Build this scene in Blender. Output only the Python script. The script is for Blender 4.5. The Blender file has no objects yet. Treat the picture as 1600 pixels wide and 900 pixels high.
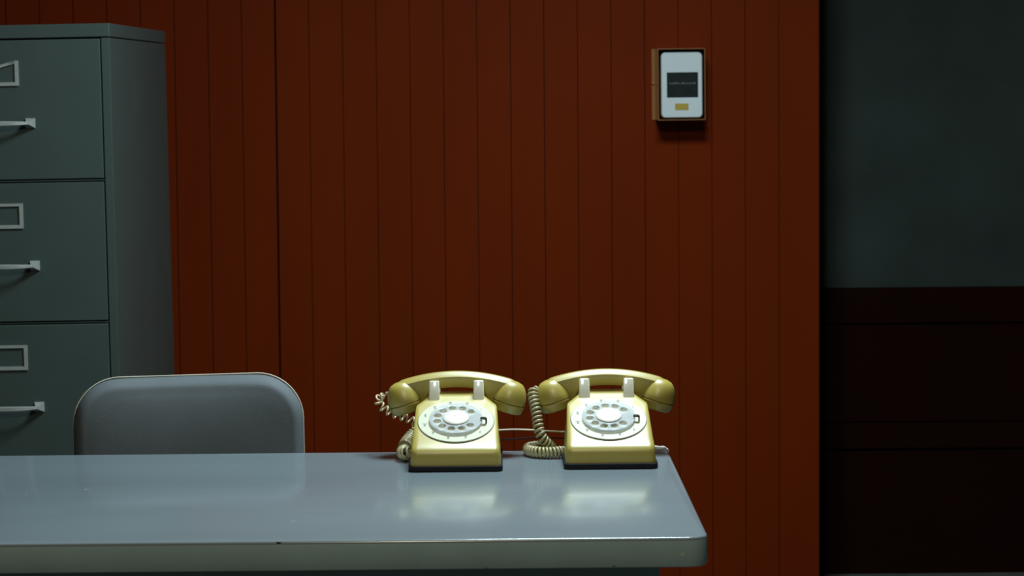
import bpy, bmesh, math, random
from mathutils import Vector, Matrix
random.seed(7)
R = math.radians
C = bpy.context.scene.collection
SC = bpy.context.scene

# ------------------------------------------------------------------ camera, world, lights, exposure
F_PX = 3600.0
cam_d = bpy.data.cameras.new('camera'); cam = bpy.data.objects.new('camera', cam_d); C.objects.link(cam)
SC.camera = cam
cam_d.sensor_fit = 'HORIZONTAL'; cam_d.sensor_width = 36.0; cam_d.lens = 36.0 * F_PX / 1600.0
cam_d.shift_y = (365 - 450) / 1600.0
cam_d.clip_start = 0.05; cam_d.clip_end = 60
cam.matrix_world = (Matrix.Translation((0, 0, 1.35)) @ Matrix.Rotation(-20 / 3600, 4, 'Z')
                    @ Matrix.Rotation(R(90) - math.atan(225 / 3600), 4, 'X') @ Matrix.Rotation(-0.0085, 4, 'Z'))
cam_d.dof.use_dof = True; cam_d.dof.focus_distance = 3.72; cam_d.dof.aperture_fstop = 11

w = bpy.data.worlds.new('world'); SC.world = w; w.use_nodes = True
bg = w.node_tree.nodes['Background']; bg.inputs[0].default_value = (0.60, 0.82, 0.80, 1); bg.inputs[1].default_value = 0.008

def area(name, loc, target, sx, sy, power, col, spread=180):
    d = bpy.data.lights.new(name, 'AREA'); d.shape = 'RECTANGLE'; d.size = sx; d.size_y = sy
    d.energy = power; d.color = col; d.spread = R(spread)
    o = bpy.data.objects.new(name, d); C.objects.link(o); o.location = loc
    o.rotation_euler = (Vector(target) - Vector(loc)).to_track_quat('-Z', 'Y').to_euler()
    return o
area('ceiling_lamp', (0.22, 4.03, 2.38), (0.22, 4.03, 0), 0.52, 0.52, 52, (0.80, 1.0, 1.06))
area('room_lamp', (-0.1, 1.1, 2.75), (-0.1, 4.2, 1.0), 0.2, 0.2, 19, (1.0, 0.90, 0.66))

vs = SC.view_settings
vs.view_transform = 'Standard'; vs.look = 'None'; vs.gamma = 1; vs.use_curve_mapping = False
vs.exposure = 0.0
SC.display_settings.display_device = 'sRGB'

# ------------------------------------------------------------------ materials
def mat(name, col, rough=0.5, metal=0.0, coat=0.0, noise=0.0, nscale=8.0, bump=0.0, bscale=200.0, trans=0.0, spec=0.5, alpha=1.0, stretch=None, ior=1.5):
    m = bpy.data.materials.new(name); m.use_nodes = True
    nt = m.node_tree; b = nt.nodes['Principled BSDF']
    b.inputs['Base Color'].default_value = (*col, 1); b.inputs['Roughness'].default_value = rough
    b.inputs['Metallic'].default_value = metal; b.inputs['Coat Weight'].default_value = coat
    b.inputs['Transmission Weight'].default_value = trans; b.inputs['Specular IOR Level'].default_value = spec
    b.inputs['IOR'].default_value = ior; b.inputs['Alpha'].default_value = alpha
    b.inputs['Coat Roughness'].default_value = 0.06
    tc = nt.nodes.new('ShaderNodeTexCoord'); mp = nt.nodes.new('ShaderNodeMapping')
    nt.links.new(tc.outputs['Object'], mp.inputs[0])
    if stretch: mp.inputs['Scale'].default_value = stretch
    n = nt.nodes.new('ShaderNodeTexNoise'); n.inputs['Scale'].default_value = nscale; n.inputs['Detail'].default_value = 5
    nt.links.new(mp.outputs[0], n.inputs['Vector'])
    r = nt.nodes.new('ShaderNodeMapRange'); r.inputs['To Min'].default_value = 1 - noise; r.inputs['To Max'].default_value = 1 + noise
    r.inputs['From Min'].default_value = 0.3; r.inputs['From Max'].default_value = 0.7
    nt.links.new(n.outputs['Fac'], r.inputs['Value'])
    mx = nt.nodes.new('ShaderNodeMix'); mx.data_type = 'RGBA'; mx.blend_type = 'MULTIPLY'; mx.inputs['Factor'].default_value = 1
    mx.inputs['A'].default_value = (*col, 1); nt.links.new(r.outputs[0], mx.inputs['B'])
    nt.links.new(mx.outputs['Result'], b.inputs['Base Color'])
    if bump:
        n2 = nt.nodes.new('ShaderNodeTexNoise'); n2.inputs['Scale'].default_value = bscale; n2.inputs['Detail'].default_value = 2
        nt.links.new(mp.outputs[0], n2.inputs['Vector'])
        bp = nt.nodes.new('ShaderNodeBump'); bp.inputs['Strength'].default_value = bump; bp.inputs['Distance'].default_value = 0.001
        nt.links.new(n2.outputs['Fac'], bp.inputs['Height']); nt.links.new(bp.outputs[0], b.inputs['Normal'])
    return m

M = {}
M['red'] = mat('red_paint', (0.137, 0.0155, 0.0009), 0.6, spec=0.05, noise=0.07, nscale=5, bump=0.15, bscale=60, stretch=(1, 1, 0.25))
M['groove'] = mat('groove_dark_red', (0.034, 0.0045, 0.001), 0.8, spec=0.1)  # darker red than the boards, for the plank grooves
M['recess'] = mat('grey_green_plaster', (0.034, 0.046, 0.042), 0.8, spec=0.1, noise=0.22, nscale=3, bump=0.2, bscale=120)
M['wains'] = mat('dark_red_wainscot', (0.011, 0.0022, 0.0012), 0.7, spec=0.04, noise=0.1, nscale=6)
M['floor'] = mat('dark_floor', (0.10, 0.10, 0.09), 0.5, noise=0.2, nscale=12)
M['cab'] = mat('green_grey_enamel', (0.050, 0.073, 0.066), 0.48, noise=0.05, nscale=9, bump=0.12, bscale=500)
M['cabgap'] = mat('dark_gap', (0.01, 0.013, 0.012), 0.8)
M['steel'] = mat('brushed_steel', (0.42, 0.44, 0.42), 0.38, metal=0.25, noise=0.08, nscale=60)
M['chair'] = mat('grey_vinyl', (0.130, 0.147, 0.158), 0.6, spec=0.15, noise=0.05, nscale=14, bump=0.35, bscale=700)
M['piping'] = mat('pale_piping', (0.55, 0.52, 0.42), 0.5)
M['black'] = mat('black_rubber', (0.010, 0.010, 0.012), 0.6, spec=0.15)
M['chrome'] = mat('dull_chrome', (0.55, 0.56, 0.56), 0.25, metal=1.0)
M['beige'] = mat('cream_plastic', (0.43, 0.335, 0.062), 0.38, coat=0.8, noise=0.05, nscale=18)
M['beige'].node_tree.nodes['Principled BSDF'].inputs['Coat Roughness'].default_value = 0.40
M['beige'].node_tree.nodes['Principled BSDF'].inputs['Coat IOR'].default_value = 1.52
M['dialplate'] = mat('pale_dial_plate', (0.66, 0.65, 0.50), 0.25, coat=0.4, noise=0.03)
M['innerplate'] = mat('tan_dial_centre', (0.62, 0.54, 0.36), 0.4, noise=0.1, nscale=80)
M['wheel'] = mat('clear_plastic', (0.90, 0.93, 0.95), 0.12, trans=0.62, coat=0.9, ior=1.49)
M['cap'] = mat('white_paper_disc', (0.80, 0.77, 0.68), 0.3, coat=0.5, noise=0.05, nscale=60)
M['ink'] = mat('grey_ink', (0.16, 0.16, 0.15), 0.6)
M['post'] = mat('pale_grey_plastic', (0.88, 0.85, 0.72), 0.12, coat=0.9)
M['stop'] = mat('dark_bronze', (0.030, 0.020, 0.012), 0.7, spec=0.15)
M['coil'] = mat('cream_cord', (0.40, 0.35, 0.19), 0.35, coat=0.2)
M['coilold'] = mat('tan_cord', (0.60, 0.46, 0.26), 0.35, coat=0.2)
M['cream'] = mat('cream_wire', (0.70, 0.62, 0.45), 0.4)
M['greycord'] = mat('grey_cord', (0.75, 0.72, 0.68), 0.5)
M['boxwhite'] = mat('white_plastic', (0.62, 0.68, 0.70), 0.4, noise=0.02)
M['amber'] = mat('amber_acrylic', (0.28, 0.12, 0.04), 0.2, coat=0.3)
M['window'] = mat('dark_window', (0.014, 0.018, 0.018), 0.5, spec=0.1, noise=0.3, nscale=60)
M['dimwhite'] = mat('dim_lettering', (0.10, 0.10, 0.095), 0.5, noise=0.4, nscale=300)
M['yellow'] = mat('yellow_sticker', (0.42, 0.28, 0.03), 0.5, noise=0.1, nscale=90)
M['brass'] = mat('copper_screw', (0.7, 0.4, 0.25), 0.3, metal=0.9)
M['chip'] = mat('bare_chip', (0.012, 0.012, 0.010), 0.7)

# desk paint: enamel with faint wear scratches
def desk_mat():
    m = mat('desk_enamel', (0.245, 0.30, 0.33), 0.20, noise=0.05, nscale=7, bump=0.05, bscale=40, stretch=(0.4, 1, 1))
    nt = m.node_tree; b = nt.nodes['Principled BSDF']
    b.inputs['Coat Weight'].default_value = 0.35; b.inputs['Coat Roughness'].default_value = 0.12
    src = b.inputs['Base Color'].links[0].from_socket
    tc = nt.nodes.new('ShaderNodeTexCoord'); v = nt.nodes.new('ShaderNodeTexNoise'); v.inputs['Scale'].default_value = 26
    v.inputs['Detail'].default_value = 8; v.inputs['Roughness'].default_value = 0.75
    nt.links.new(tc.outputs['Object'], v.inputs['Vector'])
    r = nt.nodes.new('ShaderNodeMapRange'); r.inputs['From Min'].default_value = 0.66; r.inputs['From Max'].default_value = 0.74
    nt.links.new(v.outputs['Fac'], r.inputs['Value'])
    mx = nt.nodes.new('ShaderNodeMix'); mx.data_type = 'RGBA'; nt.links.new(r.outputs[0], mx.inputs['Factor'])
    nt.links.new(src, mx.inputs['A']); mx.inputs['B'].default_value = (0.62, 0.68, 0.68, 1)
    nt.links.new(mx.outputs['Result'], b.inputs['Base Color'])
    return m
M['desk'] = desk_mat()
M['apron'] = mat('desk_enamel_lightened', (0.36, 0.50, 0.52), 0.4, noise=0.07, nscale=14)  # same paint as the desk top; light on upright faces put into this colour

# ------------------------------------------------------------------ helpers
def link_mesh(name, bm, m, parent=None, smooth=None, bevel=None, seg=3):
    me = bpy.data.meshes.new(name)
    bmesh.ops.recalc_face_normals(bm, faces=bm.faces)
    bm.to_mesh(me); bm.free()
    for mm in (m if isinstance(m, (list, tuple)) else [m]): me.materials.append(mm)
    o = bpy.data.objects.new(name, me); C.objects.link(o)
    if parent: o.parent = parent
    if smooth is not None:
        me.shade_smooth(); me.set_sharp_from_angle(angle=R(smooth))
    if bevel:
        md = o.modifiers.new('bevel', 'BEVEL'); md.width = bevel; md.segments = seg; md.limit_method = 'ANGLE'; md.angle_limit = R(40)
        md.harden_normals = True
        me.shade_smooth(); me.set_sharp_from_angle(angle=R(180))
    return o
def box(bm, x0, x1, y0, y1, z0, z1, mi=0):
    vs_ = [bm.verts.new((x, y, z)) for x in (x0, x1) for y in (y0, y1) for z in (z0, z1)]
    for f in ((0, 1, 3, 2), (4, 6, 7, 5), (0, 4, 5, 1), (2, 3, 7, 6), (0, 2, 6, 4), (1, 5, 7, 3)):
        fc = bm.faces.new([vs_[i] for i in f]); fc.material_index = mi
def boxo(name, x0, x1, y0, y1, z0, z1, m, parent=None, bevel=None):
    bm = bmesh.new(); box(bm, x0, x1, y0, y1, z0, z1); return link_mesh(name, bm, m, parent, bevel=bevel)
def loft(bm, rings, cap=True):
    vr = [[bm.verts.new(p) for p in r] for r in rings]
    n = len(rings[0])
    for a, b in zip(vr, vr[1:]):
        for i in range(n):
            bm.faces.new((a[i], a[(i + 1) % n], b[(i + 1) % n], b[i]))
    if cap: bm.faces.new(vr[0]); bm.faces.new(vr[-1])
def lathe(bm, prof, n=48, mtx=Matrix.Identity(4)):
    rings = []
    for r_, z in prof:
        rings.append([mtx @ Vector((r_ * math.cos(2 * math.pi * i / n), r_ * math.sin(2 * math.pi * i / n), z)) for i in range(n)])
    loft(bm, rings)
def rrect(a0, a1, b0, b1, r, n=8):
    pts = []
    for cx, cy, s in ((a1 - r, b1 - r, 0), (a0 + r, b1 - r, 90), (a0 + r, b0 + r, 180), (a1 - r, b0 + r, 270)):
        for i in range(n + 1):
            t = R(s + 90 * i / n); pts.append((cx + r * math.cos(t), cy + r * math.sin(t)))
    return pts
def curve_mesh(cu, name, m, parent=None, mtx=None, smooth=50):
    tmp = bpy.data.objects.new('tmp', cu); C.objects.link(tmp)
    dg = bpy.context.evaluated_depsgraph_get(); dg.update()
    me = bpy.data.meshes.new_from_object(tmp.evaluated_get(dg))
    bpy.data.objects.remove(tmp)
    if mtx: me.transform(mtx)
    me.name = name; me.materials.clear(); me.materials.append(m)
    me.shade_smooth(); me.set_sharp_from_angle(angle=R(smooth))
    o = bpy.data.objects.new(name, me); C.objects.link(o)
    if parent: o.parent = parent
    return o
def tube(name, paths, rad, m, parent=None, res=3):
    cu = bpy.data.curves.new(name, 'CURVE'); cu.dimensions = '3D'; cu.bevel_depth = rad; cu.bevel_resolution = res; cu.use_fill_caps = True
    for p in paths:
        s = cu.splines.new('POLY'); s.points.add(len(p) - 1)
        for i, q in enumerate(p): s.points[i].co = (*q, 1)
    return curve_mesh(cu, name, m, parent, smooth=80)
def catmull(P, n=14):
    P = [Vector(p) for p in P]; Q = [2 * P[0] - P[1]] + P + [2 * P[-1] - P[-2]]; out = []
    for i in range(1, len(Q) - 2):
        for k in range(n):
            t = k / n; a, b, c, d = Q[i - 1], Q[i], Q[i + 1], Q[i + 2]
            out.append(0.5 * ((2 * b) + (c - a) * t + (2 * a - 5 * b + 4 * c - d) * t * t + (3 * b - a - 3 * c + d) * t ** 3))
    out.append(P[-1]); return out
def coil(P, rad, pitch_f, lead0, lead1, step=16):
    """a coiled cord along the smooth path P; pitch_f(u) gives the spacing of the turns"""
    L = catmull(P, 30); cum = [0]
    for a, b in zip(L, L[1:]): cum.append(cum[-1] + (b - a).length)
    T = cum[-1]
    def at(s):
        s = min(max(s, 0), T)
        for i in range(len(L) - 1):
            if cum[i + 1] >= s:
                f = (s - cum[i]) / max(cum[i + 1] - cum[i], 1e-9); return L[i].lerp(L[i + 1], f)
        return L[-1]
    pts = []; s = 0.0; ang = 0.0
    ref = Vector((0.2, 1, 0.1)).normalized()
    while s < T:
        t = (at(s + 1e-3) - at(s - 1e-3)).normalized()
        ref = (ref - t * ref.dot(t)).normalized(); bn = t.cross(ref)
        ramp = min(1, max(0, (s) / lead0) if lead0 else 1, max(0, (T - s) / lead1) if lead1 else 1)
        ramp = ramp * ramp * (3 - 2 * ramp)
        pts.append(at(s) + (ref * math.cos(ang) + bn * math.sin(ang)) * rad * ramp)
        ang += 2 * math.pi / step; s += pitch_f(s / T) / step
    return pts
def tag(o, label=None, cat=None, group=None, kind=None):
    if label: o['label'] = label
    if cat: o['category'] = cat
    if group: o['group'] = group
    if kind: o['kind'] = kind
    return o
def empty(name, loc, rot=(0, 0, 0)):
    o = bpy.data.objects.new(name, None); C.objects.link(o); o.location = loc; o.rotation_euler = rot; o.empty_display_size = 0.05
    return o

# ------------------------------------------------------------------ the room
WY = 6.0; EX = 0.8365; PITCH = 0.0871; X0 = -0.5765
gx = [X0 + PITCH * k for k in range(-39, 17)]
gx = [g for g in gx if g < EX - 0.02]
bm = bmesh.new()
prof = [(-4.05, WY, 0)]
for g in gx:
    wide = abs(g - X0) < 1e-6
    hw_, dp = (0.0028, 0.007) if wide else (0.0010 + 0.0003 * random.random(), 0.0014 + 0.0008 * random.random())
    prof += [(g - hw_, WY, 1), (g - hw_ * 0.5, WY + dp, 1), (g + hw_ * 0.5, WY + dp, 1), (g + hw_, WY, 0)]
prof += [(EX - 0.003, WY, 0), (EX, WY + 0.003, 0), (EX, WY + 0.14, 0)]
lo = [bm.verts.new((x, y, -0.0)) for x, y, k in prof]; hi = [bm.verts.new((x, y, 3.0)) for x, y, k in prof]
for i in range(len(prof) - 1):
    f = bm.faces.new((lo[i], lo[i + 1], hi[i + 1], hi[i])); f.material_index = 1 if (prof[i][2] and prof[i + 1][2]) else 0
b0, b1 = bm.verts.new((-4.05, WY + 0.14, 0)), bm.verts.new((-4.05, WY + 0.14, 3.0))
bm.faces.new((lo[-1], b0, b1, hi[-1])); bm.faces.new((b0, lo[0], hi[0], b1)); bm.faces.new(hi + [b1]); bm.faces.new(lo + [b0])
tag(link_mesh('wall_back', bm, [M['red'], M['groove']]), 'dark red painted plank wall', None, kind='structure')

RY = 6.33
tag(boxo('wall_recess', -0.2, 4.0, RY, RY + 0.12, 0, 3.0, M['recess']), 'grey green plaster wall right of the red planks', kind='structure')
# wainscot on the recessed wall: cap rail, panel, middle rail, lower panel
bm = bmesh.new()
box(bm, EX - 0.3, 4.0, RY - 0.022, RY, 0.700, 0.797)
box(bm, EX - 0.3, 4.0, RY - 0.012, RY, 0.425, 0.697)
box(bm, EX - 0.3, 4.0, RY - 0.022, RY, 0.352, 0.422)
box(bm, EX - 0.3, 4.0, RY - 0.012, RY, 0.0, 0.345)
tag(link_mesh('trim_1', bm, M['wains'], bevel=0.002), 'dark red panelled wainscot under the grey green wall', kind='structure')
tag(boxo('floor', -4, 4, -1.5, 6.6, -0.08, 0.0, M['floor']), 'dark floor', kind='structure')

# ------------------------------------------------------------------ filing cabinet
CY = 4.94
cab = empty('filing_cabinet', (-0.8130, CY, 0.0), (0, R(-0.62), R(-1.5)))
tag(cab, 'tall grey-green metal filing cabinet with steel handles against the red wall', 'filing cabinet')
CW, CD, CT = 0.457, 0.70, 1.499
# the Empty sits at the cabinet's front right foot; x runs to the left as negative
bm = bmesh.new()
box(bm, -0.018, 0, 0, CD, 0.10, CT - 0.031)                # right side with front stile
box(bm, -CW, -CW + 0.018, 0, CD, 0.10, CT - 0.031)
box(bm, -CW + 0.018, -0.018, CD - 0.01, CD, 0.10, CT - 0.031)
for zc in (1.1645, 0.859, 0.5535, 0.248): box(bm, -CW + 0.018, -0.018, 0.0015, 0.03, zc - 0.0014, zc + 0.0014)
box(bm, -CW + 0.018, -0.018, 0.001, CD - 0.02, 0.10, 0.2435)
body = link_mesh('cabinet_body', bm, M['cab'], cab, bevel=0.0012)
boxo('cabinet_top', -CW - 0.001, 0.001, -0.002, CD + 0.001, CT - 0.029, CT, M['cab'], cab, bevel=0.0022)
boxo('plinth', -CW + 0.01, -0.01, 0.03, CD - 0.01, 0.0, 0.102, M['cabgap'], cab)
boxo('cabinet_interior', -CW + 0.017, -0.017, 0.034, CD - 0.012, 0.24, CT - 0.032, M['cabgap'], cab)
def make_drawer(z0, z1, bent):
    d = boxo('drawer', -CW + 0.0207, -0.0207, -0.001, 0.030, z0, z1, M['cab'], cab, bevel=0.0016)
    zc = (z0 + z1) / 2; xc = -CW / 2 - 0.008
    # card holder: raised rectangular frame, its top rail bent on the upper drawer
    zt = z1 - 0.0435; zb = zt - 0.0535; W2 = 0.040; fw = 0.0075
    bm = bmesh.new()
    y0, y1 = -0.0045, -0.0008
    def quad(p, q, r_, s):
        a = [bm.verts.new((x, y0, z)) for x, z in (p, q, r_, s)]; b = [bm.verts.new((x, y1, z)) for x, z in (p, q, r_, s)]
        bm.faces.new(a); bm.faces.new(b[::-1])
        for i in range(4): bm.faces.new((a[i], b[i], b[(i + 1) % 4], a[(i + 1) % 4]))
    dz = -0.018 if bent else 0.0
    quad((xc + W2 - fw, zb), (xc + W2, zb), (xc + W2, zt), (xc + W2 - fw, zt))
    quad((xc - W2, zb), (xc - W2 + fw, zb), (xc - W2 + fw, zt + dz), (xc - W2, zt + dz))
    quad((xc - W2 + fw, zb), (xc + W2 - fw, zb), (xc + W2 - fw, zb + 0.0075), (xc - W2 + fw, zb + 0.0075))
    if bent:
        quad((xc - W2 + fw, zt - 0.006 + dz), (xc + 0.016, zt - 0.0065), (xc + W2 - fw, zt - 0.0060), (xc + W2 - fw, zt))
        quad((xc - W2 + fw, zt + dz), (xc - W2 + fw, zt - 0.006 + dz), (xc + W2 - fw, zt - 0.0061), (xc + W2 - fw, zt))
    else:
        quad((xc - W2 + fw, zt - 0.0058), (xc + W2 - fw, zt - 0.0058), (xc + W2 - fw, zt), (xc - W2 + fw, zt))
    h = link_mesh('label_holder', bm, M['steel'], d)
    # handle: pyramid-footed posts and a thin bowed pull
    hz = z1 - 0.1775; hw = 0.062
    bm = bmesh.new()
    for s in (-1, 1):
        cx = xc + s * hw
        a = 0.0105
        base = [(cx - a, -0.001, hz - a), (cx + a, -0.001, hz - a), (cx + a, -0.001, hz + a), (cx - a, -0.001, hz + a)]
        mid = [(cx - a, -0.004, hz - a), (cx + a, -0.004, hz - a), (cx + a, -0.004, hz + a), (cx - a, -0.004, hz + a)]
        tp = 0.0028; c2 = cx - s * 0.002
        top = [(c2 - tp, -0.020, hz - tp), (c2 + tp, -0.020, hz - tp), (c2 + tp, -0.020, hz + tp), (c2 - tp, -0.020, hz + tp)]
        loft(bm, [base, mid, top])
    rings = []
    for i in range(25):
        u = -1 + 2 * i / 24; x = xc + u * (hw - 0.001); y = -0.019 - 0.015 * (1 - abs(u) ** 3.0)
        hh = 0.0033 + 0.0022 * (1 - u * u); th = 0.0022
        rings.append([(x, y - th, hz + hh * 0.7), (x, y - th, hz - hh * 0.7), (x, y, hz - hh), (x, y + th, hz - hh * 0.7), (x, y + th, hz + hh * 0.7), (x, y, hz + hh)])
    loft(bm, rings)
    link_mesh('handle', bm, M['steel'], d, smooth=35)
    return d
for i, (z1, z0) in enumerate(((1.4665, 1.1683), (1.1607, 0.8628), (0.8552, 0.5573), (0.5497, 0.252))):
    make_drawer(z0, z1, i == 0)

# ------------------------------------------------------------------ desk
desk = empty('office_desk', (-0.49, 3.44, 0.0))
tag(desk, 'long grey enamelled metal desk with rounded corners carrying two telephones', 'desk')
ox, oy = -0.49, 3.44
DX0, DX1, DY0, DY1 = -1.26 - ox, 0.2775 - ox, 3.050 - oy, 3.806 - oy
bm = bmesh.new()
rings = []
for z, ins in ((0.7095, 0.006), (0.7095, 0.0015), (0.711, 0.0), (0.7455, 0.0), (0.7478, 0.0006), (0.7493, 0.0018), (0.75, 0.0042)):
    rr = 0.030
    pts = rrect(DX0 + ins, DX1 - ins, DY0 + ins, DY1 - ins, rr - ins, 10)
    rings.append([(x, y, z) for x, y in pts])
loft(bm, rings)
bm.faces.ensure_lookup_table()
for f in bm.faces:
    c = f.calc_center_median(); f.material_index = 1 if c.z < 0.7457 else 0
# the slab is skewed a touch: its front edge runs slightly closer on the right
top = link_mesh('desk_top', bm, [M['desk'], M['apron']], desk, smooth=50)
bm = bmesh.new(); box(bm, DX0 + 0.06, 0.2165 - ox, DY0 + 0.075, DY0 + 0.095, 0.08, 0.7095)
link_mesh('modesty_panel', bm, M['apron'], desk, bevel=0.002)
for x0, x1 in ((DX0 + 0.06, DX0 + 0.44), (0.2165 - ox - 0.38, 0.2165 - ox)):
    p = boxo('pedestal', x0, x1, DY0 + 0.096, DY1 - 0.03, 0.10, 0.709, M['apron'], desk, bevel=0.003)
    for z0, z1 in ((0.12, 0.39), (0.40, 0.55), (0.56, 0.695)):
        dr = boxo('drawer', x0 + 0.012, x1 - 0.012, DY1 - 0.031, DY1 - 0.018, z0, z1, M['apron'], p, bevel=0.002)
        boxo('handle', (x0 + x1) / 2 - 0.05, (x0 + x1) / 2 + 0.05, DY1 - 0.0185, DY1 - 0.008, z1 - 0.045, z1 - 0.033, M['steel'], dr, bevel=0.002)
for x in (DX0 + 0.09, 0.2165 - ox - 0.03):
    for y in (DY0 + 0.115, DY1 - 0.08):
        boxo('leg', x - 0.02, x + 0.02, y - 0.02, y + 0.02, 0.0, 0.101, M['steel'], desk, bevel=0.002)
# chip in the front edge and small rust marks near the right corner
def blob(bm, cx, cy, cz, ax, az, n=14):
    a = []
    for i in range(n):
        t = 2 * math.pi * i / n; k = 1 + 0.18 * math.sin(3 * t + cx * 90) + 0.1 * math.sin(5 * t)
        a.append((cx + ax * k * math.cos(t), cy, cz + az * k * math.sin(t)))
    b = [(x, y + 0.003, z) for x, y, z in a]
    loft(bm, [a, b])
bm = bmesh.new()
cx = -0.2985 - ox
lathe(bm, [(0.0006, -0.0030), (0.0048, -0.0022), (0.0056, 0.0), (0.0048, 0.0012), (0.0006, 0.0016)], 14, Matrix.Translation((cx, DY0 + 0.0032, 0.7478)) @ Matrix.Diagonal((1, 0.62, 0.9, 1)))
link_mesh('paint_chip', bm, M['chip'], desk, smooth=60)
rust = mat('rust', (0.10, 0.09, 0.05), 0.8)
for q in ((0.2515 - ox, DY0 + 0.0012, 0.7235, 0.0016, 0.0014), (0.2535 - ox, DY0 + 0.0020, 0.7400, 0.0010, 0.0010),
          (0.1500 - ox, DY0 - 0.0002, 0.7120, 0.0022, 0.0010), (-0.02 - ox, DY0 - 0.0002, 0.7110, 0.0030, 0.0007)):
    bm = bmesh.new(); blob(bm, *q); link_mesh('rust_mark', bm, rust, desk)
bm = bmesh.new()
blob(bm, 0.2415 - ox, DY0 - 0.0002, 0.7275, 0.0028, 0.0024)
link_mesh('scuff', bm, mat('scuffed_paint', (0.5, 0.52, 0.40), 0.8), desk)

# ------------------------------------------------------------------ chair
ch = empty('office_chair', (-0.552, 4.10, 0.0), (0, R(-0.5), R(6)))
tag(ch, 'grey vinyl office chair with pale piping pulled up behind the desk', 'chair')
def dense(a, b, rr):
    P = rrect(-a, a, -b, b, rr, 9); out = []
    for i, p in enumerate(P):
        out.append(p)
        if i % 10 == 9:
            q = P[(i + 1) % len(P)]
            out += [(p[0] + (q[0] - p[0]) * k / 16, p[1] + (q[1] - p[1]) * k / 16) for k in range(1, 16)]
    return out
def cushion(hw, zc, hh, rad, th, crown, curve):
    rings = []
    def add(a, b, rr, dy):
        rings.append([(x, dy + curve * (1 - (x / hw) ** 2), z + zc) for x, z in dense(a, b, rr)])
    add(hw - 0.03, hh - 0.03, rad - 0.03, th * 0.3); add(hw - 0.004, hh - 0.004, rad - 0.004, th * 0.3)
    for i in range(9):                                       # round the rim from the back edge to the front
        t = R(90 * i / 8); e = th * 0.55 * (1 - math.cos(t)); add(hw - e, hh - e, rad - e, -th * 0.7 * math.sin(t) * (0.55 + 0.45 * math.sin(t)))
    e0 = th * 0.55
    for k in range(1, 15):                                   # softly crowned face
        q = 1 - k / 14 * 0.97; a, b, rr = (hw - e0) * q, (hh - e0) * q, (rad - e0) * q
        g = lambda v, h: 1 - abs(v / h) ** 2.6
        rings.append([(x, -th * 0.7 - crown * (g(x, hw - e0) * g(z, hh - e0)) ** 0.8 + curve * (1 - (x / hw) ** 2), z + zc) for x, z in dense(a, b, rr)])
    return rings
bm = bmesh.new(); loft(bm, cushion(0.2035, 0.675, 0.166, 0.080, 0.038, 0.014, 0.022))
back = link_mesh('backrest', bm, M['chair'], ch, smooth=70)
pp = [(x, 0.0135 + 0.022 * (1 - (x / 0.2045) ** 2), z + 0.675) for x, z in rrect(-0.2045, 0.2045, -0.167, 0.167, 0.081, 12)]
tube('piping', [pp + [pp[0]]], 0.0012, M['piping'], back)
rings = []
for dz, ins in ((0.405, 0.02), (0.405, 0.004), (0.415, 0.0), (0.445, 0.0), (0.458, 0.006), (0.466, 0.02), (0.470, 0.06), (0.472, 0.12)):
    rings.append([(x, y, dz) for x, y in rrect(-0.225 + ins, 0.225 - ins, -0.43 + ins, 0.02 - ins, max(0.07 - ins, 0.01), 8)])
bm = bmesh.new(); loft(bm, rings); link_mesh('seat', bm, M['chair'], ch, smooth=60)
tube('back_frame', [catmull([(0, -0.2, 0.40), (0, -0.02, 0.395), (0, 0.065, 0.44), (0, 0.062, 0.55), (0, 0.040, 0.68)], 10)], 0.012, M['chrome'], ch)
bm = bmesh.new(); lathe(bm, [(0.028, 0.10), (0.028, 0.25), (0.018, 0.26), (0.018, 0.40), (0.09, 0.404)], 24, Matrix.Translation((0, -0.2, 0)))
link_mesh('column', bm, M['chrome'], ch, smooth=40)
for k in range(5):
    a = 2 * math.pi * k / 5 + 0.3; dx, dy = math.cos(a), math.sin(a)
    rings = []
    for t_, z, wd, hh in ((0.02, 0.12, 0.022, 0.022), (0.15, 0.10, 0.018, 0.015), (0.27, 0.075, 0.013, 0.010)):
        cx, cy = dx * t_, -0.2 + dy * t_
        rings.append([(cx - dy * s * wd, cy + dx * s * wd, z + q * hh) for s, q in ((-1, -1), (1, -1), (1, 1), (-1, 1))])
    bm = bmesh.new(); loft(bm, rings); lg = link_mesh('leg', bm, M['chrome'], ch, bevel=0.003)
    bm = bmesh.new(); lathe(bm, [(0.004, -0.010), (0.024, -0.010), (0.0275, -0.006), (0.0275, 0.006), (0.024, 0.010), (0.004, 0.010)], 20,
          Matrix.Translation((dx * 0.26, -0.2 + dy * 0.26, 0.0275)) @ Matrix.Rotation(a + R(90), 4, 'Z') @ Matrix.Rotation(R(90), 4, 'Y'))
    link_mesh('caster', bm, M['black'], lg, smooth=40)

# ------------------------------------------------------------------ telephones
TH = R(24.5)
DC = Vector((0, 0.0755, 0.0688))
DM = Matrix.Translation(DC) @ Matrix.Rotation(TH, 4, 'X')       # dial frame: x right, y up the slope, z out
def interp(tab, z):
    for (a, *va), (b, *vb) in zip(tab, tab[1:]):
        if z <= b:
            f = max(0, (z - a) / (b - a)); return [p + (q - p) * f for p, q in zip(va, vb)]
    return list(tab[-1][1:])
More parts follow.
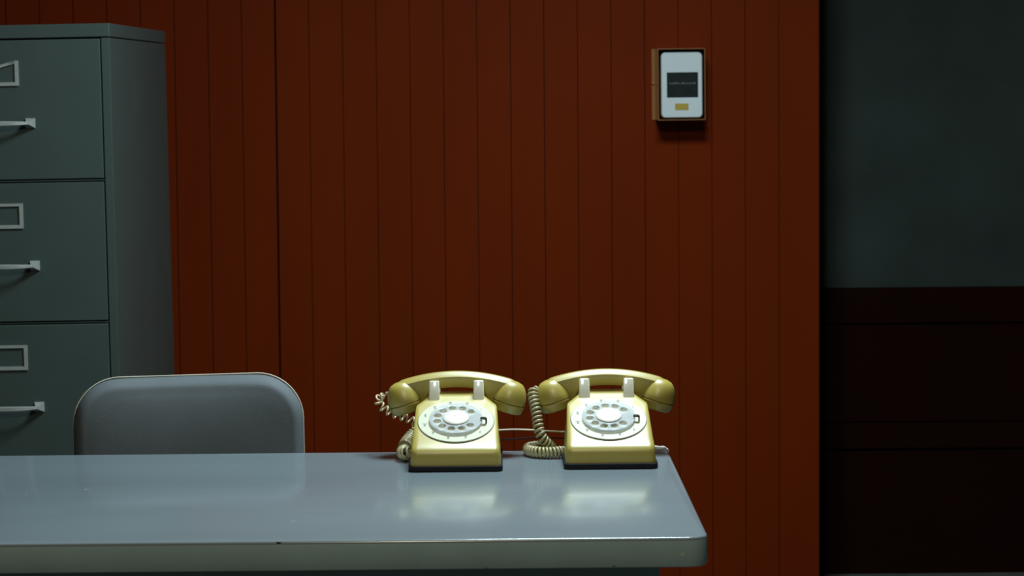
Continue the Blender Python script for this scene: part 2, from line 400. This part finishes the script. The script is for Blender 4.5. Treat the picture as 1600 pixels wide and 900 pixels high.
# z: front y, half width, back half width, back y, top corner radius
HS = [(0.009, 0.0022, 0.0715, 0.0700, 0.193, 0.010), (0.026, 0.0036, 0.0707, 0.0690, 0.191, 0.010), (0.0300, 0.0046, 0.0704, 0.0688, 0.190, 0.010),
      (0.0335, 0.0068, 0.0701, 0.0684, 0.189, 0.010), (0.0365, 0.0100, 0.0698, 0.0683, 0.189, 0.010), (0.0395, 0.0146, 0.0694, 0.068, 0.188, 0.011),
      (0.0425, 0.0202, 0.0690, 0.0675, 0.187, 0.011), (0.0450, 0.0252, 0.0687, 0.0665, 0.187, 0.011),
      (0.055, 0.0463, 0.0680, 0.064, 0.185, 0.010), (0.066, 0.0704, 0.0672, 0.052, 0.184, 0.009), (0.076, 0.0924, 0.0666, 0.045, 0.183, 0.008),
      (0.086, 0.1143, 0.0655, 0.0445, 0.182, 0.006), (0.0885, 0.1198, 0.0640, 0.0445, 0.182, 0.006), (0.091, 0.1253, 0.0600, 0.0445, 0.182, 0.006),
      (0.095, 0.1340, 0.0530, 0.0445, 0.182, 0.006), (0.099, 0.1420, 0.0470, 0.0440, 0.182, 0.005), (0.1015, 0.1470, 0.0445, 0.0435, 0.181, 0.005),
      (0.1035, 0.1520, 0.0430, 0.0425, 0.179, 0.005), (0.1045, 0.1560, 0.0400, 0.0400, 0.176, 0.004)]
def housing_ring(z):
    yf, hw, hb, yb, rr = interp(HS, z)
    ym = min(max(0.112, yf + 0.008), yb - 0.02); ys = min(ym + 0.012, yb - 0.01)
    half = []
    for i in range(7):                                       # front right corner
        t = R(-90 + 90 * i / 6); half.append((hw - rr + rr * math.cos(t), yf + rr + rr * math.sin(t)))
    half.append((hw, max((yf + rr + ym) / 2, yf + rr + 0.0005)))
    half.append((hw, max(ym, yf + rr + 0.001)))
    half.append(((hw + hb) / 2, (max(ym, yf + rr + .001) + ys) / 2 + 0.002))
    half.append((hb, ys + 0.003))
    for i in range(7):
        t = R(90 * i / 6); half.append((hb - 0.006 + 0.006 * math.cos(t), yb - 0.006 + 0.006 * math.sin(t)))
    fr = [(x, yf, z) for x in (-0.03, 0, 0.03)]
    return fr + [(x, y, z) for x, y in half] + [(-x, y, z) for x, y in half[::-1]]
def tilted_disc(bm, r0, r1, z0, z1, n=64, bev=0.0004):
    if r0 <= 0:
        lathe(bm, [(0.0003, z0), (r1 - bev, z0), (r1, z0 + bev), (r1, z1 - bev), (r1 - bev, z1), (0.0003, z1)], n, DM)
    else:
        rings = [[DM @ Vector((r_ * math.cos(2 * math.pi * i / n), r_ * math.sin(2 * math.pi * i / n), z)) for i in range(n)]
                 for r_, z in ((r0, z0), (r1, z0), (r1, z1 - bev), (r1 - bev, z1), (r0 + bev, z1), (r0, z1 - bev), (r0, z0))]
        loft(bm, rings, cap=False); bmesh.ops.remove_doubles(bm, verts=bm.verts, dist=1e-7)
HOLE_ANG = [39 + 31.1 * k for k in range(10)]
LETTERS = ['', 'ABC', 'DEF', 'GHI', 'JKL', 'MNO', 'PRS', 'TUV', 'WXY', 'OPERATOR']
def texts_mesh(items, m, name, parent):
    bm = bmesh.new()
    for txt, size, x, y in items:
        cu = bpy.data.curves.new('t', 'FONT'); cu.body = txt; cu.size = size; cu.align_x = 'CENTER'; cu.align_y = 'CENTER'; cu.extrude = 0.00008; cu.offset = size * 0.012
        o = bpy.data.objects.new('t', cu); C.objects.link(o)
        dg = bpy.context.evaluated_depsgraph_get(); dg.update()
        me = bpy.data.meshes.new_from_object(o.evaluated_get(dg)); bpy.data.objects.remove(o)
        me.transform(DM @ Matrix.Translation((x, y, 0.0018))); bm.from_mesh(me); bpy.data.meshes.remove(me)
    return link_mesh(name, bm, m, parent)
def make_phone(loc, label, cord_fn, wheel_turn=0.0):
    t = empty('telephone', loc)
    tag(t, label, 'telephone', 'rotary telephones on the desk')
    bm = bmesh.new()
    lv = sorted(set([h[0] for h in HS] + [0.02] + [0.048 + 0.0045 * k for k in range(1, 9)]))
    rings = [housing_ring(z) for z in lv]; loft(bm, rings)
    hs = link_mesh('housing', bm, M['beige'], t, smooth=38)
    bm = bmesh.new()
    rings = []
    for z, e in ((0.0006, 0.0), (0.0012, 0.0012), (0.0085, 0.0012), (0.0093, 0.0)):
        rings.append([(x, y, z) for x, y in rrect(-0.0732 - e, 0.0732 + e, -0.001 - e, 0.195, 0.011, 6)])
    loft(bm, rings); link_mesh('base_plate', bm, M['black'], t, smooth=50)
    # dial
    bm = bmesh.new(); tilted_disc(bm, 0, 0.0618, -0.0012, 0.0006)
    dg = link_mesh('dial_gap', bm, M['ink'], t, smooth=40)
    bm = bmesh.new(); tilted_disc(bm, 0, 0.0608, 0.0, 0.0016, 72)
    dp = link_mesh('dial_plate', bm, M['dialplate'], t, smooth=40)
    bm = bmesh.new(); tilted_disc(bm, 0, 0.0395, 0.0014, 0.0019)
    link_mesh('dial_centre', bm, M['innerplate'], dp, smooth=40)
    for k, a in enumerate(HOLE_ANG):
        c_, s_ = math.cos(R(a)), math.sin(R(a)); txt = str((k + 1) % 10)
        items = [(txt, 0.0080, 0.0515 * c_, 0.0515 * s_)]
        if LETTERS[k] and k < 9: items.append((LETTERS[k], 0.0030, 0.0515 * c_, 0.0515 * s_ + 0.0046))
        texts_mesh(items, M['ink'], 'dial_number', dp)
    # clear finger wheel with ten holes
    cu = bpy.data.curves.new('wheel', 'CURVE'); cu.dimensions = '2D'; cu.fill_mode = 'BOTH'; cu.extrude = 0.0011; cu.bevel_depth = 0.0005; cu.bevel_resolution = 2
    def circ(cx, cy, r_, n=40):
        s = cu.splines.new('POLY'); s.points.add(n - 1); s.use_cyclic_u = True
        for i in range(n): s.points[i].co = (cx + r_ * math.cos(2 * math.pi * i / n), cy + r_ * math.sin(2 * math.pi * i / n), 0, 1)
    circ(0, 0, 0.0425, 80)
    for a in HOLE_ANG: circ(0.0310 * math.cos(R(a + wheel_turn)), 0.0310 * math.sin(R(a + wheel_turn)), 0.0066, 28)
    wh = curve_mesh(cu, 'finger_wheel', M['wheel'], t, DM @ Matrix.Translation((0, 0, 0.0054)), 40)
    bm = bmesh.new(); lathe(bm, [(0.0003, 0.0018), (0.0155, 0.0018), (0.0165, 0.0068), (0.0200, 0.0072), (0.0208, 0.0082), (0.0200, 0.0092), (0.0150, 0.0099), (0.007, 0.0103), (0.0003, 0.0104)], 48, DM)
    cp = link_mesh('centre_cap', bm, M['cap'], wh, smooth=50)
    bm = bmesh.new(); lathe(bm, [(0.0002, 0.0102), (0.0012, 0.0102), (0.0012, 0.0108), (0.0002, 0.0108)], 12, DM @ Matrix.Translation((-0.001, 0.003, 0)))
    link_mesh('cap_pin', bm, M['innerplate'], wh)
    # finger stop: a curled metal hook that reaches over the wheel rim
    rings = []
    a0 = R(-8)
    for u, zz, wd in ((0.0490, 0.0012, 0.0030), (0.0490, 0.0085, 0.0030), (0.0475, 0.0100, 0.0030), (0.0440, 0.0103, 0.0026), (0.0395, 0.0098, 0.0018)):
        cpt = Vector((u * math.cos(a0), u * math.sin(a0), zz)); tv = Vector((-math.sin(a0), math.cos(a0), 0)); th = 0.0010
        nv = Vector((math.cos(a0), math.sin(a0), 0)) if zz < 0.009 else Vector((0, 0, 1))
        rings.append([DM @ (cpt + tv * wd * s + nv * th * q) for s, q in ((-1, -1), (1, -1), (1, 1), (-1, 1))])
    bm = bmesh.new(); loft(bm, rings); link_mesh('finger_stop', bm, M['stop'], t)
    # cradle prongs front and rear, with the saddle between them
    for sx in (-1, 1):
        bm = bmesh.new(); cx = sx * 0.0362
        for (ya, yb, zt) in ((0.1425, 0.1510, 0.1262), (0.1860, 0.1935, 0.1225)):
            rings = []
            for z, e in ((0.086, -0.0014), (0.104, -0.0008), (zt - 0.0015, 0.0), (zt - 0.0004, 0.0006), (zt, 0.0018)):
                ww = 0.0080
                rings.append([(cx + x, y, z) for x, y in rrect(-ww + e, ww - e, ya - 0.22 * (zt - z) + e * 0.6, yb - e * 0.6, 0.0022, 4)])
            loft(bm, rings)
        box(bm, cx - 0.0072, cx + 0.0072, 0.150, 0.187, 0.100, 0.1075)
        link_mesh('cradle_prong', bm, M['post'], t, smooth=45)
    # handset
    hnd = empty('handset', (0, 0.1690, 0.0)); hnd.parent = t
    tag(hnd, 'handset')
    rings = []
    N = 44
    for i in range(N + 1):
        u = -1 + 2 * i / N; x = 0.1035 * math.sin(u * math.pi / 2 * 0.98) / math.sin(math.pi / 2 * 0.98)
        zt = 0.1392 - 1.75 * x * x - 900 * max(0, abs(x) - 0.088) ** 2.0 * 0.03
        sl = math.atan(-3.5 * x); a = abs(x) / 0.1035
        dep = min(0.0262 + 0.62 * max(0, a - 0.40) ** 2, 0.044)
        if a > 0.75: dep = max(0.024, dep - 0.16 * (a - 0.75))
        wt = 0.0140 + 0.0015 * a; wb = 0.0088 + 0.002 * a
        if a > 0.93: wt *= 1 - 1.6 * (a - 0.93)
        ht = 0.0082
        sec = [(-wb * 0.75, -dep), (-wb, -dep + 0.0030), (-wt + 0.0009, -ht - 0.0036), (-wt + 0.0002, -ht - 0.0008), (-wt + 0.0002, -ht + 0.0004), (-wt + 0.0014, -ht + 0.0018), (-wt * 0.60, -0.0026), (-wt * 0.42, -0.0004),
               (wt * 0.42, -0.0004), (wt * 0.60, -0.0026), (wt - 0.0014, -ht + 0.0018), (wt - 0.0002, -ht + 0.0004), (wt - 0.0002, -ht - 0.0008), (wt - 0.0009, -ht - 0.0036), (wb, -dep + 0.0030), (wb * 0.75, -dep)]
        rings.append([(x - math.sin(sl) * q, p, zt + math.cos(sl) * q) for p, q in sec])
    bm = bmesh.new(); loft(bm, rings)
    caps = []
    for sx in (-1, 1):
        mt = Matrix.Translation((sx * 0.0840, 0.0, 0.0865)) @ Matrix.Rotation(sx * R(17), 4, 'Y')
        lathe(bm, [(0.0270, 0.0006), (0.0286, 0.0016), (0.0287, 0.006), (0.0281, 0.0100), (0.0268, 0.0155), (0.0249, 0.0210), (0.0224, 0.0262), (0.0192, 0.0308), (0.0150, 0.0343), (0.0085, 0.0364), (0.0003, 0.0370)], 48, mt)
        caps.append(mt)
    link_mesh('handle', bm, M['beige'], hnd, smooth=33)
    for nm, mt in zip(('ear_cap', 'mouth_cap'), caps):
        bm = bmesh.new(); lathe(bm, [(0.0003, -0.0150), (0.016, -0.0152), (0.0225, -0.0148), (0.0262, -0.0125), (0.0280, -0.0040), (0.0290, -0.0012), (0.0286, 0.0), (0.0264, 0.0002), (0.0003, 0.0004)], 48, mt)
        link_mesh(nm, bm, M['beige'], hnd, smooth=50)
    cord_fn(t)
    return t

def lp(t, x, y, z): return (x - t.location.x, y - t.location.y, z - t.location.z)
def left_cords(t):
    P = [(-0.180, 3.768, 0.8560), (-0.192, 3.775, 0.8500), (-0.2020, 3.790, 0.8400), (-0.1990, 3.795, 0.8290), (-0.1860, 3.796, 0.8190), (-0.170, 3.796, 0.8120), (-0.154, 3.796, 0.8070), (-0.142, 3.797, 0.7990), (-0.134, 3.812, 0.787)]
    pts = coil([lp(t, *p) for p in P], 0.0062, lambda u: 0.0118, 0.035, 0.006)
    tube('coil_cord', [pts], 0.0017, M['coilold'], t)
    Q = [(-0.1340, 3.826, 0.787), (-0.1500, 3.822, 0.772), (-0.1590, 3.795, 0.7625), (-0.1590, 3.760, 0.7625), (-0.1590, 3.718, 0.7625), (-0.1545, 3.700, 0.7640), (-0.1400, 3.694, 0.766)]
    tube('coil_cord', [coil([lp(t, *p) for p in Q], 0.0095, lambda u: 0.0058, 0.012, 0.012)], 0.0021, M['coil'], t)
    A = [(-0.01, 3.795, 0.7860), (0.02, 3.797, 0.7868), (0.05, 3.797, 0.7858), (0.08, 3.795, 0.7840), (0.108, 3.790, 0.7830)]
    tag(tube('line_cord', [catmull([lp(t, *p) for p in A], 10)], 0.0013, M['cream'], t), 'cream cord')
    B = [(-0.01, 3.793, 0.7700), (0.02, 3.792, 0.7715), (0.05, 3.792, 0.7735), (0.075, 3.791, 0.7735), (0.108, 3.789, 0.7722)]
    pts = coil([lp(t, *p) for p in B], 0.0006, lambda u: 0.004, 0.0, 0.0, 8)
    tag(tube('line_cord', [pts], 0.0010, M['black'], t), 'thin twisted black cord')
def right_cords(t):
    P = [(0.0640, 3.780, 0.8575), (0.0560, 3.778, 0.8555), (0.0530, 3.772, 0.8460), (0.0550, 3.766, 0.8360), (0.0580, 3.758, 0.8220), (0.0600, 3.752, 0.8080), (0.0625, 3.746, 0.7930),
         (0.0680, 3.744, 0.7800), (0.0780, 3.750, 0.7680), (0.0830, 3.768, 0.7610), (0.0740, 3.786, 0.7600), (0.0580, 3.786, 0.7600), (0.0455, 3.768, 0.7600), (0.0470, 3.742, 0.7600), (0.0600, 3.7245, 0.7600), (0.0800, 3.7200, 0.7600), (0.0960, 3.7220, 0.7610), (0.1080, 3.726, 0.7640)]
    tube('coil_cord', [coil([lp(t, *p) for p in P], 0.0073, lambda u: 0.0069 if u < 0.35 else 0.0056, 0.012, 0.010)], 0.0022, M['coil'], t)
    A = [(0.225, 3.806, 0.7590), (0.245, 3.800, 0.7560), (0.262, 3.795, 0.7540), (0.272, 3.802, 0.7515), (0.274, 3.812, 0.735), (0.235, 3.822, 0.66), (0.19, 3.828, 0.56), (0.15, 3.83, 0.20), (0.14, 3.85, 0.03), (0.10, 3.95, 0.004), (0.0, 4.2, 0.004)]
    tag(tube('line_cord', [catmull([lp(t, *p) for p in A], 10)], 0.0034, M['greycord'], t), 'pale grey cord')
make_phone((-0.0720, 3.5970, 0.75), 'cream rotary telephone further from the desk corner, tan cord loops hanging left of it', left_cords)
make_phone((0.1736, 3.6090, 0.75), 'cream rotary telephone at the right corner of the desk, thick coiled cord beside it', right_cords, -3)

# ------------------------------------------------------------------ wall box
wb = empty('wall_unit', (0.4700, WY, 1.268), (0, R(-0.2), 0))
tag(wb, 'small white wall unit with dark window in an amber acrylic cover', 'wall unit')
BD = 0.10; bw = 0.061
def zl(z): return z - 1.268
bm = bmesh.new()
zt_, zb_ = zl(1.4515), zl(1.2680)
t_ = 0.0022
box(bm, -bw, -bw + t_, -BD, -0.001, zb_, zt_); box(bm, bw - t_, bw, -BD, -0.001, zb_, zt_)
box(bm, -bw + t_, bw - t_, -BD, -0.001, zb_, zb_ + t_); box(bm, -bw + t_, bw - t_, -BD, -0.001, zt_ - t_, zt_)
box(bm, -bw - 0.009, -bw, -0.004, -0.001, zb_, zt_)
link_mesh('cover', bm, M['amber'], wb, bevel=0.0006)
bm = bmesh.new()
rings = []
for y, e in ((-0.02, 0.004), (-0.088, 0.001), (-0.094, 0.0), (-0.0975, 0.0006), (-0.0992, 0.0025)):
    rings.append([(x, y, z) for x, z in rrect(-0.0525 + e, 0.0535 - e, zl(1.2740) + e, zl(1.4415) - e, 0.011 - e, 8)])
loft(bm, rings); fp = link_mesh('face_plate', bm, M['boxwhite'], wb, smooth=40)
boxo('display_window', -0.0378, 0.0422, -0.0998, -0.097, zl(1.3262), zl(1.3905), M['window'], fp)
bm = bmesh.new()
x = -0.031
for k in range(13):                                          # unreadable row of pale lettering
    ww = random.uniform(0.0032, 0.0052); hh = random.choice((0.0030, 0.0034, 0.0042, 0.0050))
    box(bm, x, x + ww - 0.0008, -0.1001, -0.0997, zl(1.3602), zl(1.3602) + hh); x += 0.0052
link_mesh('lettering', bm, M['dimwhite'], fp)
boxo('yellow_label', -0.0172, 0.0172, -0.0999, -0.097, zl(1.2940), zl(1.3108), M['yellow'], fp)
bm = bmesh.new(); lathe(bm, [(0.0003, 0), (0.0032, 0), (0.0030, 0.004), (0.0015, 0.006), (0.0003, 0.0065)], 16, Matrix.Translation((-0.0665, -0.0035, zl(1.362))) @ Matrix.Rotation(R(90), 4, 'X'))
link_mesh('screw', bm, M['brass'], wb, smooth=50)
